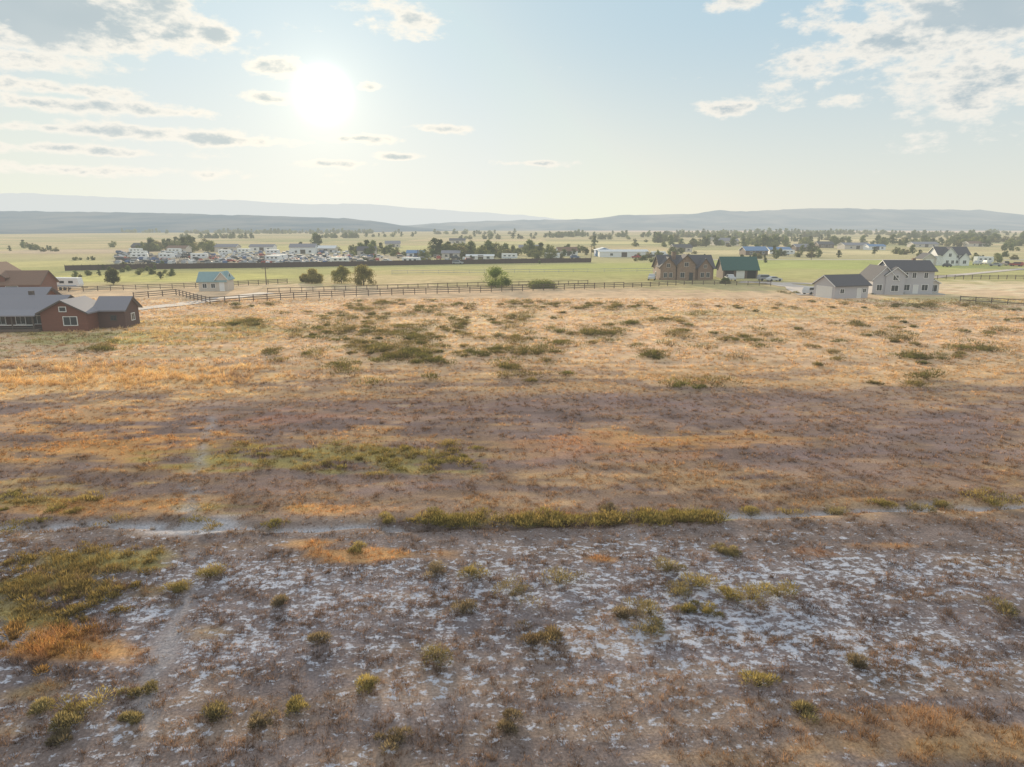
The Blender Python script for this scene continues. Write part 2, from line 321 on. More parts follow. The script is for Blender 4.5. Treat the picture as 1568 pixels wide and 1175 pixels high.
# low green rushes on the ditch bank
PP = []; CC = []
for i in range(190):
    k = RNG.rand()
    if k < .5:
        u = RNG.choice([670, 705, 815, 850, 930, 1000, 1050, 1075])+RNG.normal()*16; v = 797-(max(u, 900)-900)*.03+RNG.normal()*4
    elif k < .62: u = RNG.rand()*1568; v = np.interp(u, [0, 600, 860, 1090, 1568], [806, 803, 801, 792, 769])-5+RNG.normal()*4
    elif k < .9: u = 350+380*RNG.rand(); v = 706+RNG.normal()*12-(abs(u-540)*.02)
    else: u = RNG.rand()*150; v = 770+RNG.normal()*7
    x, y = S(u, v); r = RNG.uniform(.2, .65)
    P_, C_ = shrub(r*1.4, r*.7, 220, .07, (.34, .31, .12) if RNG.rand() < .5 else (.46, .38, .16), 4)
    PP.append(P_+np.array([x, y, -.03])); CC.append(C_)
for i in range(85):
    u, v = (120+RNG.normal()*60, 885+RNG.normal()*28) if RNG.rand() < .6 else (70+RNG.normal()*40, 960+RNG.normal()*40)
    x, y = S(u, v); r = RNG.uniform(.2, .5)
    P_, C_ = shrub(r*1.2, r*.8, 260, .06, (.38, .31, .13) if v < 960 else (.55, .36, .15), 5)
    PP.append(P_+np.array([x, y, -.03])); CC.append(C_)
obj('ditch_bank_rushes', soup('ditch_bank_rushes', np.concatenate(PP), np.concatenate(CC), m_leaf))

# ---------- trees ----------
m_tree = leafmat('tree_leaves_and_bark', .4)
def cone(a, b, ra, rb, c):
    a = np.array(a, float); b = np.array(b, float); d = b-a; d /= np.linalg.norm(d); s_ = np.cross(d, (.3, .9, .1)); s_ /= np.linalg.norm(s_); t_ = np.cross(d, s_)
    an = np.arange(6)*math.pi/3; A = a+ra*(np.cos(an)[:, None]*s_+np.sin(an)[:, None]*t_); Bq = b+rb*(np.cos(an)[:, None]*s_+np.sin(an)[:, None]*t_)
    T = []
    for i in range(6):
        j = (i+1) % 6; T += [[A[i], A[j], Bq[j]], [A[i], Bq[j], Bq[i]]]
    return np.array(T), np.tile(np.array(c), (12, 3, 1))
def tree(h, r, nclump, nleaf, ls, col, trunk=.2):
    P = []; C = []
    p, c = cone((0, 0, -.1), (RNG.normal()*.2, 0, h*.6), h*.03, h*.012, (.10, .08, .06)); P.append(p); C.append(c)
    for i in range(nclump):
        zz = trunk+(1-trunk)*(.08+.84*RNG.rand()); rr = r*math.sqrt(max(.05, 1-((zz-trunk)/(1-trunk)*2-.75)**2))*RNG.rand()**.5*.85; a = RNG.rand()*6.283
        cc_ = np.array([math.cos(a)*rr, math.sin(a)*rr, zz*h])
        if i < 7:
            p, c = cone((0, 0, h*(trunk*.6+.25*RNG.rand())), cc_*.92, h*.012, h*.004, (.10, .08, .06)); P.append(p); C.append(c)
        cr = r*RNG.uniform(.25, .5)
        dv = RNG.normal(size=(nleaf, 3)); dv /= np.linalg.norm(dv, axis=1)[:, None]
        pos = cc_+dv*cr*(RNG.rand(nleaf, 1)**.45)*np.array([1, 1, .75])
        pos[:, 2] = np.maximum(pos[:, 2], .04*h)
        tip = pos+RNG.normal(size=(nleaf, 3))*ls*.7+np.array([0, 0, -.1*ls])
        sh = RNG.uniform(.6, 1.35)
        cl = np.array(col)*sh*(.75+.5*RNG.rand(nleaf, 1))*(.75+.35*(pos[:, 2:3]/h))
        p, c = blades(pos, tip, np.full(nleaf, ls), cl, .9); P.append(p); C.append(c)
    return np.concatenate(P), np.concatenate(C)
for u, v, w, hp, c in [(478, 434, 28, 20, (.30, .28, .12)), (523, 434, 28, 25, (.28, .28, .11)), (557, 437, 34, 29, (.21, .20, .08)), (759, 440, 42, 28, (.20, .27, .09)), (174, 436, 20, 24, (.12, .13, .07)), (466, 432, 12, 12, (.28, .26, .12)), (1110, 434, 14, 7, (.16, .2, .08)), (830, 441, 45, 7, (.2, .23, .09))]:
    x, y = S(u, v); P_, C_ = tree(hp*PX(v), w*PX(v)*.58, 30, 150, .24, c, .02)
    obj('bushy_tree', soup('bushy_tree', P_, C_, m_tree), loc=(x, y, 0))
TPL = [tree(9, 5.5, 22, 50, .8, (.17, .20, .10), .02), tree(11, 5, 24, 50, .8, (.14, .18, .09), .05), tree(8, 6, 22, 50, .8, (.19, .22, .10), .0), tree(12, 3.4, 22, 45, .8, (.13, .16, .09), .05), tree(7, 5.6, 20, 50, .8, (.17, .17, .10), .0)]
def mass(name, spots):
    PP = []; CC = []
    for x, y, s_, k in spots:
        P_, C_ = TPL[k]; a = RNG.rand()*6.283; ca, sa = math.cos(a), math.sin(a)
        Q = P_.copy(); Q[..., 0] = (P_[..., 0]*ca-P_[..., 1]*sa); Q[..., 1] = P_[..., 0]*sa+P_[..., 1]*ca
        PP.append(Q*s_*np.array([1, 1, RNG.uniform(.8, 1.1)])+np.array([x, y, 0])); CC.append(C_*RNG.uniform(.75, 1.25))
    obj(name, soup(name, np.concatenate(PP), np.concatenate(CC), m_tree))
def spots(n, u0, u1, v0, v1, s0, s1, cl=5):
    L = []
    while len(L) < n:
        u, v = RNG.uniform(u0, u1), RNG.uniform(v0, v1); cx, cy = S(u, v); k = RNG.randint(max(1, cl//2), cl+1)
        for j in range(k):
            sc = RNG.uniform(s0, s1); L.append((cx+RNG.normal()*2.6*k*s1, cy+RNG.normal()*5, sc, RNG.randint(0, 5)))
    return L
mass('cottonwood_grove', spots(44, 665, 778, 391, 397, .5, .9, 3))
mass('tree_row', spots(210, 960, 1620, 366, 378, .4, .9, 9)+spots(260, 820, 1650, 359, 365, .6, 1.15, 14)+spots(50, 1440, 1620, 364, 372, .7, 1.1)+spots(6, 1004, 1016, 370, 374, .9, 1.2, 2))
mass('distant_trees', spots(130, 300, 1000, 360, 367, .5, 1.0, 10)+spots(34, 235, 308, 379, 387, .5, .9, 4)+spots(12, -60, 200, 372, 390, .3, .6, 2)+spots(60, 380, 1568, 382, 396, .25, .6, 5)+spots(6, 540, 562, 388, 391, .6, .9, 2)+spots(2, 482, 488, 379, 381, .9, 1., 1)+spots(4, 827, 836, 394, 398, .5, .75, 2)+spots(300, 60, 1600, 356.5, 359.5, .8, 1.5, 24)+spots(20, 560, 660, 386, 394, .3, .6, 4)+spots(20, 790, 900, 386, 394, .3, .6, 4))
mass('hedgerow_shrubs', spots(50, 80, 300, 398, 425, .1, .22, 8)+spots(24, 1380, 1568, 388, 402, .2, .4)+spots(30, 560, 1000, 398, 404, .12, .25)+spots(14, 980, 1180, 396, 402, .2, .4))

# ---------- buildings ----------
def bm_obj(name, bm, mats, parent=None, smooth=False):
    bmesh.ops.recalc_face_normals(bm, faces=bm.faces); me = bpy.data.meshes.new(name); bm.to_mesh(me); bm.free()
    for m in (mats if isinstance(mats, (list, tuple)) else [mats]): me.materials.append(m)
    return obj(name, me, parent)
def bbox(bm, c, s, mi=0, rot=0.):
    ca, sa = math.cos(rot), math.sin(rot); V = []
    for dz in (-.5, .5):
        for dx, dy in ((-.5, -.5), (.5, -.5), (.5, .5), (-.5, .5)):
            X_, Y_ = dx*s[0], dy*s[1]; V.append(bm.verts.new((c[0]+X_*ca-Y_*sa, c[1]+X_*sa+Y_*ca, c[2]+dz*s[2])))
    for f in ((3, 2, 1, 0), (4, 5, 6, 7), (0, 1, 5, 4), (1, 2, 6, 5), (2, 3, 7, 6), (3, 0, 4, 7)):
        bm.faces.new([V[i] for i in f]).material_index = mi
def extr(bm, prof, axis, a, b, mi=0):
    mk = (lambda p, z, t: (t, p, z)) if axis == 'x' else (lambda p, z, t: (p, t, z))
    A = [bm.verts.new(mk(p, z, a)) for p, z in prof]; Bv = [bm.verts.new(mk(p, z, b)) for p, z in prof]; n = len(prof)
    bm.faces.new(A).material_index = mi; bm.faces.new(Bv[::-1]).material_index = mi
    for i in range(n):
        j = (i+1) % n; bm.faces.new((A[i], A[j], Bv[j], Bv[i])).material_index = mi
M = {}
M['glass'] = surf('window_glass', (.05, .06, .07), .12, .1, 1, bump=0)
M['trim'] = surf('white_trim', (.78, .78, .76), .6, .05); M['darktrim'] = surf('dark_trim', (.10, .08, .07), .6, .1)
M['logred'] = surf('stained_log_siding', (.19, .08, .055), .75, .3, 4, stretch=(.2, .2, 6)); M['logdark'] = surf('dark_log_siding', (.12, .07, .06), .75, .3, 4, stretch=(.2, .2, 6))
M['metal'] = surf('grey_metal_roof', (.24, .23, .26), .6, .1, 2, metal=.1, stretch=(8, .3, 1)); M['brownroof'] = surf('brown_shingle_roof', (.22, .13, .09), .85, .3, 5)
M['shingle'] = surf('charcoal_shingle_roof', (.10, .095, .105), .85, .3, 5); M['greyside'] = surf('grey_lap_siding', (.47, .46, .48), .75, .08, 6, stretch=(.2, .2, 12))
M['stone'] = surf('brown_stone_wall', (.27, .19, .14), .9, .5, 2.5); M['brownside'] = surf('brown_board_siding', (.25, .17, .13), .8, .2, 5); M['greenroof'] = surf('green_metal_roof', (.03, .10, .085), .65, .15, 2)
M['darkwall'] = surf('dark_wood_wall', (.15, .11, .09), .8, .2, 3); M['white'] = surf('white_siding', (.74, .75, .75), .7, .06); M['teal'] = surf('teal_metal_roof', (.24, .36, .37), .6, .15, 2); M['beige'] = surf('beige_siding', (.55, .50, .44), .8, .08)
M['blue'] = surf('blue_metal', (.13, .24, .42), .6, .15); M['garage'] = surf('garage_door_panel', (.68, .68, .66), .6, .05); M['concrete'] = surf('concrete', (.42, .41, .39), .9, .1); M['black'] = surf('black_opening', (.02, .02, .02), .9, .1)
class Bld:
    def __init__(s, name, x, y, rot=0.):
        s.e = bpy.data.objects.new(name, None); scene.collection.objects.link(s.e); s.e.location = (x, y, 0); s.e.rotation_euler = (0, 0, rot)
    def box(s, n, c, sz, mat):
        bm = bmesh.new(); bbox(bm, c, sz); return bm_obj(n, bm, mat, s.e)
    def wall(s, cx, cy, w, d, h, rh, axis, mat, z0=-.3, n='walls'):
        bm = bmesh.new(); c, half = (cy, d/2) if axis == 'x' else (cx, w/2); o, oh = (cx, w/2) if axis == 'x' else (cy, d/2)
        extr(bm, [(c-half, z0), (c+half, z0), (c+half, h), (c, h+rh), (c-half, h)], axis, o-oh, o+oh); bm_obj(n, bm, mat, s.e)
    def roof(s, cx, cy, w, d, h, rh, axis, mat, ov=.45, n='roof', fascia=None):
        c, half = (cy, d/2) if axis == 'x' else (cx, w/2); o, oh = (cx, w/2) if axis == 'x' else (cy, d/2)
        k = rh/half; t = .2; e = half+ov; z = h-ov*k+.015; zr = h+rh+.015
        bm = bmesh.new(); extr(bm, [(c-e, z), (c, zr), (c+e, z), (c+e, z+t), (c, zr+t), (c-e, z+t)], axis, o-oh-ov, o+oh+ov); bm_obj(n, bm, mat, s.e)
        if fascia:
            bm = bmesh.new()
            for q in (o-oh-ov-.03, o+oh+ov-.03):
                extr(bm, [(c-e, z-.03), (c, zr-.03), (c+e, z-.03), (c+e, z+t*.8), (c, zr+t*.8), (c-e, z+t*.8)], axis, q, q+.06)
            bm_obj('fascia', bm, fascia, s.e)
    def house(s, cx, cy, w, d, h, rh, axis, wm, rm, ov=.45, fascia=None):
        s.wall(cx, cy, w, d, h, rh, axis, wm); s.roof(cx, cy, w, d, h, rh, axis, rm, ov, fascia=fascia)
    def win(s, x, y, z, w, h, face='S', frame='trim', n='window', glass='glass', mull=True):
        bm = bmesh.new(); t = .1
        def bb(a, bq, sa, sb, dep, off, mi):  # a along wall, b vertical
            if face in 'SN':
                sg = -1 if face == 'S' else 1; bbox(bm, (x+a, y+sg*(off), z+bq), (sa, dep, sb), mi)
            else:
                sg = -1 if face == 'W' else 1; bbox(bm, (x+sg*off, y+a, z+bq), (dep, sa, sb), mi)
        bb(0, 0, w, h, .06, .0, 1)
        for a_ in (-w/2-t/2, w/2+t/2): bb(a_, 0, t, h, .1, .02, 0)
        for b_ in (-h/2-t/2, h/2+t/2): bb(0, b_, w+2*t, t, .12, .02, 0)
        if mull: bb(0, 0, .05, h, .08, .012, 0)
        bm_obj(n, bm, [M[frame], M[glass]], s.e)

# grey two-storey house (right)
x, y = S(1388, 451); b = Bld('two_storey_house', x, y+4, -.10)
b.house(1.2, 0, 9.6, 8, 5.5, 2.0, 'x', M['greyside'], M['shingle'], .5, M['trim'])
b.house(-5.2, -.6, 5.2, 9, 3.6, 2.7, 'y', M['greyside'], M['shingle'], .45, M['trim'])
b.house(-3.0, -1.2, 4.2, 8.4, 4.6, 1.6, 'y', M['greyside'], M['shingle'], .4, M['trim'])
b.house(7.2, .6, 2.4, 5, 2.5, .7, 'y', M['beige'], M['shingle'], .3, M['trim'])
for wx in (-.2, 1.6, 4.2): b.win(wx, -4, 4.4, .8, 1.2)
for wx in (.2, 4.2): b.win(wx, -4, 1.6, 1.3, 1.3)
b.win(2.2, -4, 1.1, .95, 2.1, n='front_door', glass='garage', mull=False)
b.win(-3, -5.4, 3.9, 1.1, 1.1); b.win(-3, -5.4, 1.5, 1.5, 1.3); b.win(-6.3, -5.1, 1.6, 1.1, 1.3)
b.win(7.2, -1.9, 1.3, 1.5, 1.5); b.win(6, 0, 4.2, 1., 1.2, 'E'); b.box('chimney', (3.5, 1.5, 7.3), (.7, .7, 1.6), M['stone'])
b.box('foundation', (.6, 0, .05), (16, 9.6, .3), M['concrete'])
x, y = S(1296, 457); b = Bld('detached_garage', x, y+3, .30)
b.house(0, 0, 9, 6.5, 2.9, 1.9, 'x', M['greyside'], M['shingle'], .5, M['trim'])
b.win(-4.5, 0, 1.25, 4.6, 2.4, 'W', n='garage_door', glass='garage', mull=False); b.win(-2.6, -3.25, 1.6, 1, .9); b.win(2.0, -3.25, 1.05, .95, 2.05, n='side_door', glass='garage', mull=False); b.win(3.4, -3.25, 1.6, .8, .8)
# brown gabled house
x, y = S(1051, 429); b = Bld('gabled_stone_house', x, y+5, .04)
b.house(0, 0, 16, 9, 3.6, 3.4, 'x', M['brownside'], M['shingle'], .5, M['darktrim'])
b.house(-6.0, -3.5, 4.6, 4.5, 4.1, 2.5, 'y', M['stone'], M['shingle'], .4, M['darktrim'])
b.house(-.6, -3.7, 5.4, 4.0, 4.6, 2.7, 'y', M['stone'], M['shingle'], .4, M['darktrim'])
b.house(5.2, -3.3, 4.2, 4.0, 3.6, 2.6, 'y', M['brownside'], M['shingle'], .4, M['darktrim'])
b.box('chimney', (-3.4, -1.2, 6.8), (1.1, 1.1, 2.6), M['stone']); b.box('chimney_cap', (-3.4, -1.2, 8.16), (1.3, 1.3, .12), M['darktrim'])
for wx in (-6.8, -5.2): b.win(wx, -5.75, 1.5, .9, 1.3, frame='beige')
b.win(-6.0, -5.75, 4.3, .9, 1.0, frame='beige'); b.win(-.6, -5.7, 4.6, 1.2, 1.1, frame='beige'); b.win(-1.7, -5.7, 1.5, 1.2, 1.4, frame='beige'); b.win(.9, -5.7, 1.1, 1, 2.1, n='front_door', frame='darktrim', mull=False)
b.win(4.4, -5.3, 1.5, 1, 1.3, frame='beige'); b.win(6.1, -5.3, 1.5, 1, 1.3, frame='beige'); b.win(5.2, -5.3, 4.0, .8, .9, frame='beige'); b.win(-8, 1, 1.5, 1.3, 1.2, 'W'); b.win(-3.5, -4.5, 1.6, .7, 1.2, frame='beige')
# green-roofed garage beside it
x, y = S(1134, 427); b = Bld('green_roof_garage', x, y+4, .0)
b.house(0, 0, 10.6, 7, 2.9, 3.4, 'x', M['darkwall'], M['greenroof'], .5, M['darktrim'])
b.win(-3.4, -3.5, 1.25, 2.6, 2.4, n='open_bay', frame='darktrim', glass='black', mull=False); b.win(0, -3.5, 1.25, 2.6, 2.4, n='garage_door', frame='darktrim', glass='garage', mull=False); b.win(3.4, -3.5, 1.25, 2.6, 2.4, n='open_bay', frame='darktrim', glass='black', mull=False)
# white house far right
x, y = S(1458, 407); b = Bld('white_farmhouse', x, y+5, -.15)
b.house(1, 0, 12, 9, 4.6, 2.8, 'x', M['white'], M['shingle'], .5, M['trim']); b.house(-1, -4, 5, 4, 4.4, 2.8, 'y', M['white'], M['shingle'], .4, M['trim']); b.house(-7.6, 0, 5.2, 7, 2.8, 2, 'y', M['beige'], M['shingle'], .4, M['trim']); b.house(5, -4, 3.6, 3, 2.9, 2.0, 'y', M['white'], M['shingle'], .3, M['trim'])
for wx, wz in ((-1, 4.3), (-1.8, 1.5), (.2, 1.5)): b.win(wx, -6, wz, 1, 1.3)
for wx, wz in ((2.5, 1.5), (2.6, 3.8), (-3, 0), (6.2, 3.8)): b.win(wx, -4.5, max(wz, 1.5), 1, 1.2)
b.win(-7.6, -3.5, 1.3, 2.8, 2.2, n='garage_door', glass='garage', mull=False); b.win(5, -5.5, 1.5, 1.2, 1.3)
# log cabin, left
x, y = S(102, 507); b = Bld('log_cabin', x, y+2.5, .06)
b.house(0, 0, 6.6, 6, 2.8, 1.7, 'y', M['logred'], M['metal'], .45, M['darktrim'])
b.house(5.2, 2.4, 4.2, 4.6, 2.9, 1.6, 'x', M['logdark'], M['metal'], .45, M['darktrim'])
b.house(-10, 3.0, 15, 7.5, 2.9, 1.8, 'x', M['logdark'], M['metal'], .6, M['darktrim'])
b.house(-15, 9.6, 12, 6, 3.6, 1.8, 'x', M['logred'], M['metal'], .6, M['darktrim'])
b.win(.9, -3, 1.55, 1.9, 1.2); b.win(0, -3, 3.3, .9, .6, mull=False)
for wx in (-5.2, -7.6, -10.5, -12.8): b.win(wx, -.75, 1.5, 1.3, 1.2)
b.win(-6.4, -.75, 1.1, .7, 2.0, n='door', frame='darktrim', mull=False); b.win(5.6, .1, 1.6, .8, .7, frame='darktrim'); b.win(7.3, 2.6, 1.5, 1, 1, 'E')
b.box('porch_deck', (-9.5, -2.2, .25), (12, 2.8, .35), M['darkwall'])
for px_ in (-4.2, -7.2, -10.2, -13.2): b.box('porch_post', (px_, -3.4, 1.4), (.18, .18, 2.0), M['darktrim'])
bm = bmesh.new(); extr(bm, [(-3.8, 2.35), (-.7, 2.95), (-.7, 3.1), (-3.8, 2.5)], 'x', -16, -3.7); bm_obj('porch_roof', bm, M['metal'], b.e)
for i in range(2): b.box('porch_rail', (-9.9, -3.4, .7+.35*i), (11.6, .07, .09), M['trim' if i else 'darktrim'])
b.box('chimney', (-8, 3.4, 4.9), (.6, .6, 1.2), M['darktrim'])
x, y = S(10, 454); b = Bld('red_barn', x, y+3, .15)
b.house(2.2, 0, 10, 8, 2.8, 2.6, 'x', M['logred'], M['brownroof'], .5, M['darktrim']); b.house(-4, 1, 8, 9, 4.4, 2.8, 'y', M['logred'], M['brownroof'], .5, M['darktrim'])
b.win(5, -4, 1.4, 1, 1); b.win(1.5, -4, 1.2, 2.4, 2.2, n='barn_door', frame='trim', glass='black', mull=False)
x, y = S(325, 446); b = Bld('teal_roof_shed', x, y+2, .10)
b.house(0, 0, 6.4, 4.4, 2.5, 1.9, 'x', M['beige'], M['teal'], .4, M['trim']); b.house(2.3, .2, 2.8, 5.0, 2.9, 1.6, 'y', M['beige'], M['teal'], .3, M['trim'])
b.win(-1.8, -2.2, 1.3, .9, 1); b.win(2.3, -2.3, 1.1, 1.0, 2.0, n='door', glass='white', mull=False); b.win(.2, -2.2, 1.3, .9, 1)
# distant sheds and warehouses
FAR = [('warehouse', 955, 394, 26, 10, 2.8, .9, 'x', 'white', 'white', 0), ('blue_warehouse', 925, 393, 9, 9, 3.4, 1.2, 'y', 'blue', 'white', 0), ('blue_roof_barn', 1158, 391, 13, 10, 2.6, 2.0, 'x', 'darkwall', 'blue', .05), ('metal_barn', 1195, 389, 13, 9, 2.4, 1.4, 'x', 'white', 'blue', 0),
 ('storage_shed', 1312, 382, 20, 10, 3, 1.6, 'x', 'beige', 'metal', .1), ('storage_shed', 1343, 383, 12, 8, 2.6, 1.2, 'x', 'white', 'blue', 0), ('metal_barn', 1418, 379, 20, 10, 2.6, 1.6, 'x', 'beige', 'metal', 0), ('metal_barn', 1112, 376, 22, 12, 4, 2.5, 'x', 'beige', 'metal', .1),
 ('farm_shop', 462, 389, 15, 9, 4, 1.8, 'x', 'white', 'metal', .1), ('storage_shed', 498, 388, 12, 8, 3, 1.4, 'x', 'beige', 'white', 0), ('storage_shed', 735, 399, 13, 5, 2.0, .6, 'x', 'white', 'white', 0), ('storage_shed', 636, 395, 9, 6, 2.5, 1.2, 'x', 'white', 'blue', 0), ('farmhouse', 868, 392, 11, 8, 2.8, 1.8, 'x', 'white', 'brownroof', .2),
 ('metal_barn', 345, 386, 14, 9, 3.2, 1.6, 'x', 'beige', 'metal', 0), ('storage_shed', 270, 388, 12, 8, 3, 1.4, 'x', 'beige', 'brownroof', 0), ('storage_shed', 400, 385, 16, 8, 3, 1.4, 'x', 'white', 'metal', 0), ('farmhouse', 560, 392, 10, 8, 3, 2, 'x', 'beige', 'shingle', .1), ('storage_shed', 690, 396, 9, 7, 2.6, 1.2, 'x', 'beige', 'metal', 0), ('farmhouse', 1265, 380, 12, 9, 2.8, 2.0, 'x', 'darkwall', 'shingle', 0), ('farmhouse', 1045, 386, 12, 9, 2.8, 1.9, 'x', 'beige', 'shingle', .1), ('farmhouse', 1230, 385, 11, 9, 2.8, 1.8, 'x', 'darkwall', 'metal', .1), ('metal_barn', 810, 386, 13, 9, 2.8, 1.4, 'x', 'beige', 'metal', 0), ('farmhouse', 215, 385, 12, 9, 3.2, 2.0, 'x', 'darkwall', 'shingle', 0), ('metal_barn', 1500, 378, 18, 9, 2.8, 1.4, 'x', 'beige', 'brownroof', 0),
 ('farmhouse', 1090, 371, 16, 10, 3, 2, 'x', 'white', 'metal', 0), ('farmhouse', 700, 373, 16, 10, 3, 2, 'x', 'beige', 'shingle', 0), ('farmhouse', 600, 379, 12, 9, 3, 2, 'x', 'beige', 'metal', .2)]
for n, u, v, w, d, h, rh, ax, wm, rm, ro in FAR:
    x, y = S(u, v); b = Bld(n, x, y+d/2, ro); b.house(0, 0, w, d, h, rh, ax, M[wm], M[rm], .4, M['trim'])
    b.win(-w*.25, -d/2, 1.4, 1.4, 1.2); b.win(w*.3, -d/2, 1.4, 1.4, 1.2); b.win(.3, -d/2, 1.3, min(3, w*.2), 2.5, n='bay_door', glass='darktrim', mull=False)

# ---------- vehicles ----------
TIRE = surf('tyre_rubber', (.03, .03, .03), .8, .1, bump=0)
def carmesh(kind, col):
    paint = bpy.data.materials.get('car_paint_'+col) or surf('car_paint_'+col, dict(white=(.55, .56, .57), silver=(.33, .34, .36), red=(.34, .06, .05), blue=(.08, .13, .26), black=(.05, .05, .055), tan=(.36, .30, .24))[col], .7, .08, 1, bump=0)
    bm = bmesh.new()
    if kind == 'car':
        body = [(-2.2, .35), (2.2, .35), (2.25, .7), (1.9, .88), (1.05, .98), (.35, 1.42), (-1.1, 1.44), (-1.75, 1.0), (-2.2, .92)]; gl = [(.88, 1.0), (.30, 1.36), (-1.05, 1.38), (-1.5, 1.02)]; wb = 1.35; W = 1.75
    elif kind == 'suv':
        body = [(-2.3, .4), (2.3, .4), (2.35, .9), (2.1, 1.05), (1.15, 1.12), (.6, 1.75), (-2.0, 1.78), (-2.3, 1.1)]; gl = [(1.0, 1.15), (.55, 1.66), (-1.9, 1.68), (-2.1, 1.15)]; wb = 1.45; W = 1.9
    else:
        body = [(-2.7, .5), (2.7, .5), (2.72, 1.0), (2.5, 1.12), (1.3, 1.18), (.75, 1.82), (-.6, 1.82), (-.7, 1.15), (-2.7, 1.15)]; gl = [(1.15, 1.2), (.7, 1.72), (-.5, 1.72), (-.55, 1.2)]; wb = 1.8; W = 1.95
    extr(bm, body, 'y', -W/2, W/2, 0)
    for v_ in bm.verts:
        if v_.co.z > 1.3: v_.co.y *= .84
    bmesh.ops.bevel(bm, geom=[e for e in bm.edges], offset=.05, segments=1, affect='EDGES')
    for sg in (-1, 1):
        V = [bm.verts.new((p_, sg*(W/2*(.99 if z_ < 1.25 else .86)+.012), z_)) for p_, z_ in gl]; bm.faces.new(V).material_index = 1
    a0, a1 = gl[0], gl[1]
    V = [bm.verts.new((a0[0]+.10, -W*.42, a0[1])), bm.verts.new((a0[0]+.10, W*.42, a0[1])), bm.verts.new((a1[0]+.12, W*.38, a1[1])), bm.verts.new((a1[0]+.12, -W*.38, a1[1]))]; bm.faces.new(V).material_index = 1
    for wx in (-wb, wb):
        for sg in (-1, 1):
            n = 12; r = .36; A = [bm.verts.new((wx+r*math.cos(i*6.283/n), sg*(W/2-.2), .36+r*math.sin(i*6.283/n))) for i in range(n)]; Bv = [bm.verts.new((wx+r*math.cos(i*6.283/n), sg*(W/2+.03), .36+r*math.sin(i*6.283/n))) for i in range(n)]
            bm.faces.new(Bv).material_index = 2
            for i in range(n): bm.faces.new((A[i], A[(i+1) % n], Bv[(i+1) % n], Bv[i])).material_index = 2
    bmesh.ops.recalc_face_normals(bm, faces=bm.faces)
    me = bpy.data.meshes.new(kind+'_'+col); bm.to_mesh(me); bm.free()
    for m_ in (paint, M['glass'], TIRE): me.materials.append(m_)
    return me
def trailermesh(L=7.5, H=2.6):
    bm = bmesh.new(); extr(bm, [(-L/2, .6), (L/2, .6), (L/2+.3, 1.4), (L/2, H+.4), (-L/2, H+.5), (-L/2-.1, 1.2)], 'y', -1.2, 1.2, 0); bmesh.ops.bevel(bm, geom=[e for e in bm.edges], offset=.1, segments=1, affect='EDGES')
    for wx in (-L*.3, 0, L*.28): bbox(bm, (wx, 0, 2.0), (1.1, 2.43, .6), 1)
    bbox(bm, (0, 0, 1.15), (L*.9, 2.42, .15), 3)
    bbox(bm, (L/2+.9, 0, .6), (1.6, .12, .12), 2)
    for wx in (-.5, .5):
        for sg in (-1, 1):
            n = 12; r = .36; Bv = [bm.verts.new((wx+r*math.cos(i*6.283/n), sg*1.23, .36+r*math.sin(i*6.283/n))) for i in range(n)]; A = [bm.verts.new((wx+r*math.cos(i*6.283/n), sg*1.0, .36+r*math.sin(i*6.283/n))) for i in range(n)]
            bm.faces.new(Bv).material_index = 2
            for i in range(n): bm.faces.new((A[i], A[(i+1) % n], Bv[(i+1) % n], Bv[i])).material_index = 2
    bmesh.ops.recalc_face_normals(bm, faces=bm.faces); me = bpy.data.meshes.new('travel_trailer'); bm.to_mesh(me); bm.free()
    for m_ in (M['white'], M['glass'], TIRE, M['blue']): me.materials.append(m_)
    return me
KIND = dict(car='parked_car', suv='parked_suv', pickup='pickup_truck')
CM = {(k, c): carmesh(k, c) for k in KIND for c in ('white', 'silver', 'red', 'blue', 'black', 'tan')}; TR = trailermesh()
def put(k, c, u, v, rot): x_, y_ = S(u, v); obj(KIND[k], CM[(k, c)], loc=(x_, y_, 0), rot=rot)
keys = list(CM.keys())
for yr in (296, 306, 318, 330, 344, 360, 380, 402, 428):
    x = -.565*yr
    while x < -.06*yr:
        dens = .72 if x < -.21*yr else .25
        if RNG.rand() < dens:
            k, c = keys[RNG.randint(len(keys))]
            if RNG.rand() < .35: c = 'white' if RNG.rand() < .6 else 'silver'
            if RNG.rand() < .05: obj('travel_trailer', TR, loc=(x+2, yr+RNG.uniform(-2, 2), 0), rot=RNG.normal()*.3); x += 5
            else: obj(KIND[k], CM[(k, c)], loc=(x, yr+RNG.uniform(-1.5, 1.5), 0), rot=RNG.choice([0, 1.57])+RNG.normal()*.25)
        x += RNG.uniform(2.6, 5)
put('suv', 'white', 1243, 451, .5); put('pickup', 'white', 998, 429, 1.3); put('suv', 'silver', 1172, 430, .1); put('pickup', 'white', 1118, 430, 1.57); put('car', 'white', 1185, 431, .2)
for u, v, k, c in ((1496, 406, 'pickup', 'white'), (1510, 405, 'suv', 'white'), (1524, 408, 'car', 'silver'), (1540, 407, 'pickup', 'black'), (1556, 408, 'suv', 'red'), (1450, 409, 'car', 'black'), (975, 396, 'pickup', 'red'), (1000, 395, 'suv', 'white'), (880, 396, 'suv', 'blue'), (1020, 394, 'pickup', 'white')): put(k, c, u, v, RNG.rand()*3)
for u, v, r in ((100, 444, .1), (1008, 394, .2), (845, 397, 0), (1205, 391, 0), (1505, 404, .1), (780, 398, 0)): x_, y_ = S(u, v); obj('travel_trailer', TR, loc=(x_, y_, 0), rot=r)

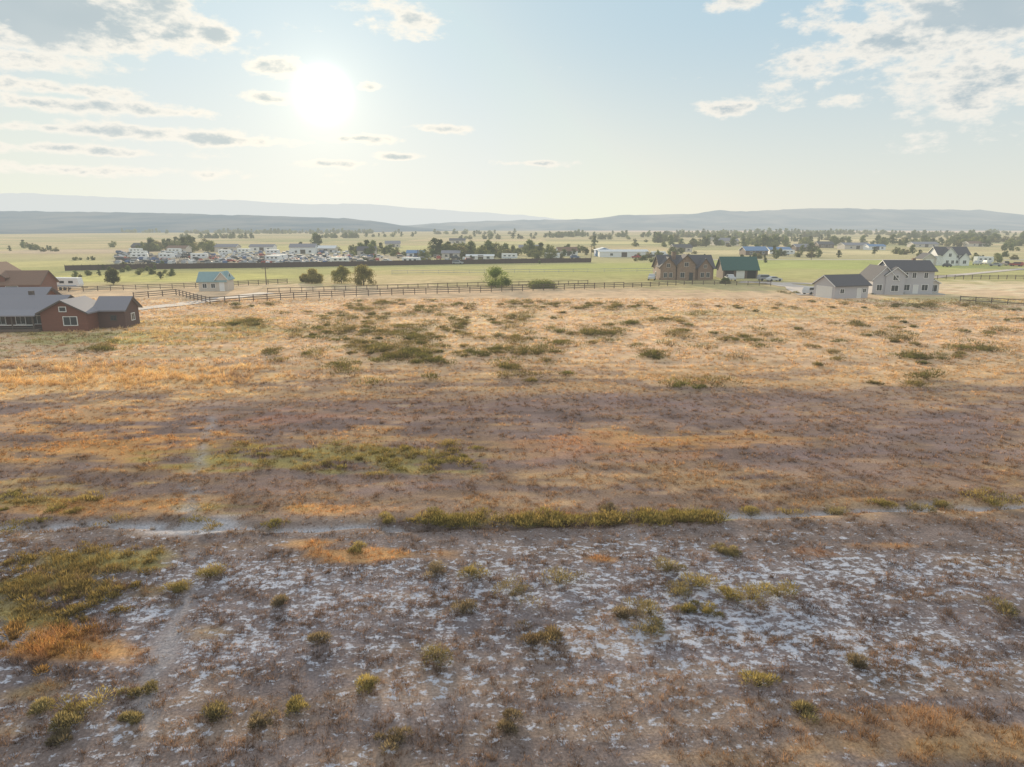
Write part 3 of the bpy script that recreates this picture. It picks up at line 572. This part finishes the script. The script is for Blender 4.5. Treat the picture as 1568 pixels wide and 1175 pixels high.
# ---------- fences, roads, poles ----------
m_rail = surf('weathered_fence_wood', (.13, .095, .08), .85, .3, 3); m_priv = surf('dark_stained_privacy_fence', (.08, .055, .05), .85, .3, .5)
def rail_fence(name, pts, h=1.4, rails=3, mat=m_rail, step=2.6, pw=.15):
    bm = bmesh.new(); W = [S(*p_) for p_ in pts]
    for (ax, ay), (bx, by) in zip(W[:-1], W[1:]):
        L = math.hypot(bx-ax, by-ay); n = max(1, int(L/step)); an = math.atan2(by-ay, bx-ax)
        for i in range(n+1):
            t = i/n; bbox(bm, (ax+(bx-ax)*t, ay+(by-ay)*t, h/2-.1), (pw, pw, h+.2+RNG.uniform(-.05, .08)), 0, an+RNG.normal()*.05)
        for r_ in range(rails):
            z = h*(.3+.62*r_/max(1, rails-1))
            for i in range(n):
                t = (i+.5)/n; bbox(bm, (ax+(bx-ax)*t+math.sin(an)*.1, ay+(by-ay)*t-math.cos(an)*.1, z+RNG.normal()*.015), (L/n+.1, .05, .15), 0, an)
    bm_obj(name, bm, mat)
rail_fence('rail_fence', [(322, 466), (450, 458), (600, 452), (800, 446), (955, 441)], 1.5)
rail_fence('rail_fence', [(205, 458), (270, 452), (322, 466)]); rail_fence('rail_fence', [(60, 448), (150, 446), (300, 441), (440, 434)], 1.3)
rail_fence('rail_fence', [(955, 441), (1060, 436), (1180, 438)], 1.2); rail_fence('rail_fence', [(1422, 428), (1568, 428), (1700, 430)], 1.3); rail_fence('rail_fence', [(1470, 462), (1568, 468), (1680, 474)], 1.2, 2)
rail_fence('rail_fence', [(410, 449), (700, 440), (900, 436)], 1.2, 2)
rail_fence('wire_fence', [(600, 420), (900, 417), (1000, 416)], 1.2, 2, M['concrete'], 5, .1)
bm = bmesh.new(); W = [S(100, 415), S(190, 413), S(420, 410), S(700, 405), S(830, 403), S(905, 402)]
for (ax, ay), (bx, by) in zip(W[:-1], W[1:]):
    L = math.hypot(bx-ax, by-ay); n = int(L/2.4); an = math.atan2(by-ay, bx-ax)
    for i in range(n):
        t = (i+.5)/n; hh = 2.0+RNG.uniform(-.08, .08); bbox(bm, (ax+(bx-ax)*t, ay+(by-ay)*t, hh/2), (L/n-.03, .05, hh), 0, an)
        t = i/n; bbox(bm, (ax+(bx-ax)*t, ay+(by-ay)*t-.06, 1.1), (.12, .12, 2.3), 0, an)
bm_obj('privacy_fence', bm, m_priv)
def road(name, pts, w, mat, z=.06):
    W = [Vector((*S(*p_), 0)) for p_ in pts]; bm = bmesh.new(); prev = None; P2 = []
    for a_, b_ in zip(W[:-1], W[1:]):
        for i in range(6): P2.append(a_.lerp(b_, i/6))
    P2.append(W[-1])
    for i, p_ in enumerate(P2):
        d = (P2[min(i+1, len(P2)-1)]-P2[max(i-1, 0)]).normalized(); s_ = Vector((-d.y, d.x, 0))*(w/2+RNG.uniform(-.3, .3))
        cur = (bm.verts.new((p_+s_+Vector((0, 0, z)))), bm.verts.new((p_-s_+Vector((0, 0, z)))))
        if prev: bm.faces.new((prev[0], prev[1], cur[1], cur[0]))
        prev = cur
    bm_obj(name, bm, mat)
m_grav = surf('gravel_track', (.60, .52, .46), .95, .2, .8)
road('gravel_driveway', [(150, 480), (215, 473), (275, 467), (330, 459), (410, 449)], 5, m_grav, .10); road('gravel_driveway', [(1135, 432), (1185, 434), (1222, 440), (1245, 453)], 7, m_grav, .10); road('gravel_driveway', [(1200, 434), (1300, 436), (1400, 428), (1568, 412)], 4, m_grav, .12)
road('country_road', [(1050, 398), (1300, 398), (1600, 398)], 5, m_grav, .05)
for u, v, hp in ((408, 436, 26), (1242, 398, 22), (640, 405, 22), (905, 400, 24)):
    x_, y_ = S(u, v); h = hp*PX(v); bm = bmesh.new(); bmesh.ops.create_cone(bm, cap_ends=True, segments=8, radius1=.16, radius2=.1, depth=h); bmesh.ops.translate(bm, verts=bm.verts, vec=(0, 0, h/2)); bbox(bm, (0, -.15, h*.92), (1.8, .1, .12))
    for q in (-.8, 0, .8): bbox(bm, (q, -.15, h*.92+.14), (.08, .08, .16))
    o = bm_obj('utility_pole', bm, m_rail); o.location = (x_, y_, 0)

# ---------- hills ----------
def hillmat(name, c1, c2, sc, hc=(.64, .69, .69)):
    m, nt = new_mat(name); g_ = nd(nt, 'ShaderNodeNewGeometry'); n = nd(nt, 'ShaderNodeTexNoise'); n.inputs['Scale'].default_value = sc; n.inputs['Detail'].default_value = 8
    mp = nd(nt, 'ShaderNodeMapping'); mp.inputs['Scale'].default_value = (1, .5, 3); lk(nt, g_.outputs['Position'], mp.inputs[0])
    lk(nt, mp.outputs[0], n.inputs['Vector']); mr = mth(nt, 'MULTIPLY', mth(nt, 'SUBTRACT', n.outputs['Fac'], .4), 4, clamp=True)
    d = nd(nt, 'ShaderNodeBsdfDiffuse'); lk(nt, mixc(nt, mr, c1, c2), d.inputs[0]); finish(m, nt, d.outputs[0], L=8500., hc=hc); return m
def hill(name, prof, D, mat, front=.55, rough=.04, nz_=14):
    pu = np.array([p_[0] for p_ in prof], float); pv = np.array([p_[1] for p_ in prof], float)
    us = np.linspace(-900, 2400, 420); vt = np.interp(us, pu, pv)
    el = (350-vt)/F*1.02; ztop = np.maximum(CAMH+el*D, -20)
    k = np.concatenate([np.linspace(front, 1, nz_), [1.06, 1.2]]); sfac = np.concatenate([np.linspace(0, 1, nz_)**1.6, [.9, 0]])
    Xg = (us-784)/F*D; X_ = np.tile(Xg, (len(k), 1)); Y_ = np.tile(k[:, None]*D, (1, len(us)))
    nn = fbm(X_/D*30, Y_/D*18, 2, 5)-.5; rid = fbm(X_/D*60, Y_/D*6, 4, 4)-.5
    Z_ = sfac[:, None]*ztop[None]+(nn*.5+rid*.5)*rough*D*.3*(sfac*(1-sfac))[:, None]*4*(ztop > 5)[None]-3*(1-sfac[:, None])
    Z_ += ((fbm(X_/D*80, Y_*0, 1, 4)-.5)*.0022*D)*(sfac > .95)[:, None]
    obj(name, grid_mesh(name, X_, Y_, Z_, mat))
hm1 = hillmat('sagebrush_hillside', (.06, .11, .145), (.22, .22, .21), .004); hm2 = hillmat('dry_hillside', (.14, .17, .18), (.34, .31, .27), .003); hm3 = hillmat('mountain_rock', (.10, .13, .18), (.13, .15, .2), .001, (.735, .765, .745))
hill('hill', [(-900, 352), (0, 351), (60, 352), (150, 354), (220, 357), (290, 361), (380, 366), (2400, 380)], 2400, hm1, .5)
hill('hill', [(-900, 320), (0, 325), (200, 327), (330, 330), (450, 333), (540, 336), (580, 340), (620, 346), (680, 352), (760, 358), (2400, 370)], 4500, hm1, .5)
hill('hill', [(-900, 350), (500, 349), (620, 346), (700, 341), (800, 338), (900, 337), (925, 334), (945, 331), (1000, 330), (1060, 329), (1090, 324), (1130, 326), (1240, 321), (1340, 323), (1480, 324), (1510, 327), (1560, 333), (1700, 330), (2400, 335)], 7500, hm2, .6)
hill('mountain_range', [(-900, 300), (0, 301), (60, 300), (150, 304), (240, 308), (300, 310), (360, 309), (420, 313), (490, 316), (560, 315), (640, 321), (700, 325), (800, 331), (860, 337), (1000, 346), (2400, 350)], 34000, hm3, .8, .02)

# ---------- sky ----------
SA, SE = AE(495, 145)
world = bpy.data.worlds.new('World'); scene.world = world; world.use_nodes = True; nt = world.node_tree; nt.nodes.clear()
sky = nd(nt, 'ShaderNodeTexSky', sky_type='NISHITA'); sky.sun_disc = False; sky.sun_elevation = SE; sky.sun_rotation = SA; sky.dust_density = 1.; sky.air_density = 1.; sky.ozone_density = 1.5
tc = nd(nt, 'ShaderNodeTexCoord'); sx = nd(nt, 'ShaderNodeSeparateXYZ'); lk(nt, tc.outputs['Generated'], sx.inputs[0])
az = mth(nt, 'ARCTAN2', sx.outputs[0], sx.outputs[1]); el = mth(nt, 'ARCSINE', sx.outputs[2])
mp = nd(nt, 'ShaderNodeMapping'); mp.inputs['Scale'].default_value = (1, 1, 2.2); lk(nt, tc.outputs['Generated'], mp.inputs[0])
def wn(scale, det, ro, off=0):
    n = nd(nt, 'ShaderNodeTexNoise'); n.inputs['Scale'].default_value = scale; n.inputs['Detail'].default_value = det; n.inputs['Roughness'].default_value = ro
    m2 = nd(nt, 'ShaderNodeVectorMath', operation='ADD'); lk(nt, mp.outputs[0], m2.inputs[0]); m2.inputs[1].default_value = (off, off*.7, off*.3); lk(nt, m2.outputs[0], n.inputs['Vector']); return n.outputs['Fac']
c1 = wn(14, 7, .6); c2 = wn(5, 3, .5, 3.1); c3 = wn(45, 4, .6, 1.7)
BL = [(60, 25, 175, 36, .88), (215, 12, 70, 26, .7), (60, 95, 100, 13, .64), (330, 55, 36, 13, .68), (628, 38, 50, 24, .64), (570, 8, 50, 10, .45),
 (90, 135, 80, 9, .62), (150, 165, 120, 10, .68), (250, 206, 120, 11, .72), (370, 216, 80, 8, .68), (110, 230, 120, 8, .66), (180, 262, 160, 9, .56), (60, 195, 90, 7, .55), (430, 103, 42, 14, .72), (568, 131, 20, 8, .68), (420, 152, 36, 9, .66),
 (560, 213, 55, 7, .66), (680, 197, 50, 7, .66), (510, 250, 60, 6, .62), (610, 240, 40, 6, .62), (1240, 115, 60, 46, .47), (1350, 50, 110, 50, .57), (1500, 20, 110, 55, .74), (1500, 130, 100, 50, .56), (1110, 168, 42, 14, .56), (1130, 6, 50, 12, .5), (1290, 158, 70, 12, .5), (1500, 205, 80, 22, .48), (820, 250, 60, 5, .5)]
acc = None
for u, v, ru, rv, w in BL:
    a0, e0 = AE(u, v)
    q = mth(nt, 'POWER', mth(nt, 'MULTIPLY', mth(nt, 'SUBTRACT', az, a0), F/ru/1.15), 2.0)
    e_ = mth(nt, 'MULTIPLY', mth(nt, 'SUBTRACT', el, e0), F/rv/1.1)
    q = mth(nt, 'MULTIPLY_ADD', e_, e_, q)
    gq = mth(nt, 'MULTIPLY', mth(nt, 'EXPONENT', mth(nt, 'MULTIPLY', q, -.8)), w)
    acc = gq if acc is None else mth(nt, 'MAXIMUM', acc, gq)
# unseen scattered cloud cover behind and overhead, added; overhead raised for ambient light
back = mth(nt, 'MULTIPLY', mth(nt, 'MULTIPLY', mth(nt, 'SUBTRACT', mth(nt, 'ABSOLUTE', az), .75), 3, clamp=True), .35)
up = mth(nt, 'MULTIPLY', mth(nt, 'MULTIPLY', mth(nt, 'SUBTRACT', el, .32), 4, clamp=True), .42)
acc = mth(nt, 'MAXIMUM', acc, mth(nt, 'MAXIMUM', back, up))
nz_c = mth(nt, 'ADD', mth(nt, 'MULTIPLY', mth(nt, 'SUBTRACT', c1, .5), 1.9), mth(nt, 'MULTIPLY', mth(nt, 'SUBTRACT', c3, .5), .95))
dens = mth(nt, 'ADD', nz_c, mth(nt, 'SUBTRACT', mth(nt, 'MULTIPLY', acc, 1.7), .52))
alpha = nd(nt, 'ShaderNodeMapRange', interpolation_type='SMOOTHSTEP'); lk(nt, dens, alpha.inputs[0]); alpha.inputs[1].default_value = -.08; alpha.inputs[2].default_value = .34
thick = nd(nt, 'ShaderNodeMapRange', interpolation_type='SMOOTHSTEP'); lk(nt, dens, thick.inputs[0]); thick.inputs[1].default_value = .28; thick.inputs[2].default_value = .75
# clear air gradient
h1 = nd(nt, 'ShaderNodeMapRange', interpolation_type='SMOOTHSTEP'); lk(nt, el, h1.inputs[0]); h1.inputs[1].default_value = -.02; h1.inputs[2].default_value = .30
clear = mixc(nt, h1.outputs[0], (.82, .83, .76), (.49, .66, .77))
h2 = nd(nt, 'ShaderNodeMapRange'); lk(nt, el, h2.inputs[0]); h2.inputs[1].default_value = .3; h2.inputs[2].default_value = 1.2
clear = mixc(nt, h2.outputs[0], clear, (.42, .56, .74))
sd = (math.sin(SA)*math.cos(SE), math.cos(SA)*math.cos(SE), math.sin(SE))
dp = nd(nt, 'ShaderNodeVectorMath', operation='DOT_PRODUCT'); lk(nt, tc.outputs['Generated'], dp.inputs[0]); dp.inputs[1].default_value = sd
ang = mth(nt, 'ARCCOSINE', mth(nt, 'MINIMUM', dp.outputs['Value'], .999999))
glow_w = mth(nt, 'EXPONENT', mth(nt, 'MULTIPLY', ang, -4.0)); glow_n = mth(nt, 'EXPONENT', mth(nt, 'MULTIPLY', mth(nt, 'POWER', mth(nt, 'DIVIDE', ang, .019), 2.0), -1.0)); glow_m = mth(nt, 'EXPONENT', mth(nt, 'MULTIPLY', ang, -20.0))
nish = nd(nt, 'ShaderNodeVectorMath', operation='SCALE'); lk(nt, sky.outputs[0], nish.inputs[0]); nish.inputs['Scale'].default_value = .1
nmin = nd(nt, 'ShaderNodeVectorMath', operation='MINIMUM'); lk(nt, nish.outputs[0], nmin.inputs[0]); nmin.inputs[1].default_value = (1.2, 1.2, 1.2)
base = mixc(nt, .89, nmin.outputs[0], clear)
ccol = mixc(nt, thick.outputs[0], (.94, .90, .82), (.44, .53, .58))
ccol = mixc(nt, mth(nt, 'MULTIPLY', mth(nt, 'SUBTRACT', c2, .4), 2.5, clamp=True), ccol, mixc(nt, .4, ccol, (.80, .82, .80)))
tot = mixc(nt, mth(nt, 'MULTIPLY', alpha.outputs[0], .88), base, ccol)
def addc(a, fac, c):
    s_ = nd(nt, 'ShaderNodeVectorMath', operation='SCALE'); s_.inputs[0].default_value = c; lk(nt, fac, s_.inputs['Scale'])
    d_ = nd(nt, 'ShaderNodeVectorMath', operation='ADD'); lk(nt, a, d_.inputs[0]); lk(nt, s_.outputs[0], d_.inputs[1]); return d_.outputs[0]
tot = addc(tot, glow_w, (.17, .13, .055)); tot = addc(tot, glow_m, (.30, .27, .20)); tot = addc(tot, glow_n, (4., 3.8, 3.2))
fin = nd(nt, 'ShaderNodeVectorMath', operation='SCALE'); lk(nt, tot, fin.inputs[0]); fin.inputs['Scale'].default_value = 10.
bg = nd(nt, 'ShaderNodeBackground'); lk(nt, fin.outputs[0], bg.inputs[0]); bg.inputs[1].default_value = .1
out = nd(nt, 'ShaderNodeOutputWorld'); lk(nt, bg.outputs[0], out.inputs[0])

sl = bpy.data.lights.new('sun', 'SUN'); sl.energy = 5; sl.angle = math.radians(.6); sl.color = (1, .82, .57)
so = bpy.data.objects.new('sun', sl); scene.collection.objects.link(so); so.rotation_euler = Vector(sd).to_track_quat('Z', 'Y').to_euler(); so.location = (0, 0, 60)
cam = bpy.data.cameras.new('camera'); cam.sensor_width = 36; cam.lens = 36*F/1568; cam.clip_end = 80000; cam.clip_start = .5
co = bpy.data.objects.new('camera', cam); scene.collection.objects.link(co); co.location = (0, 0, CAMH); co.rotation_euler = (math.pi/2-PITCH, 0, 0); scene.camera = co
scene.view_settings.view_transform = 'Standard'; scene.view_settings.look = 'None'; scene.view_settings.exposure = 0
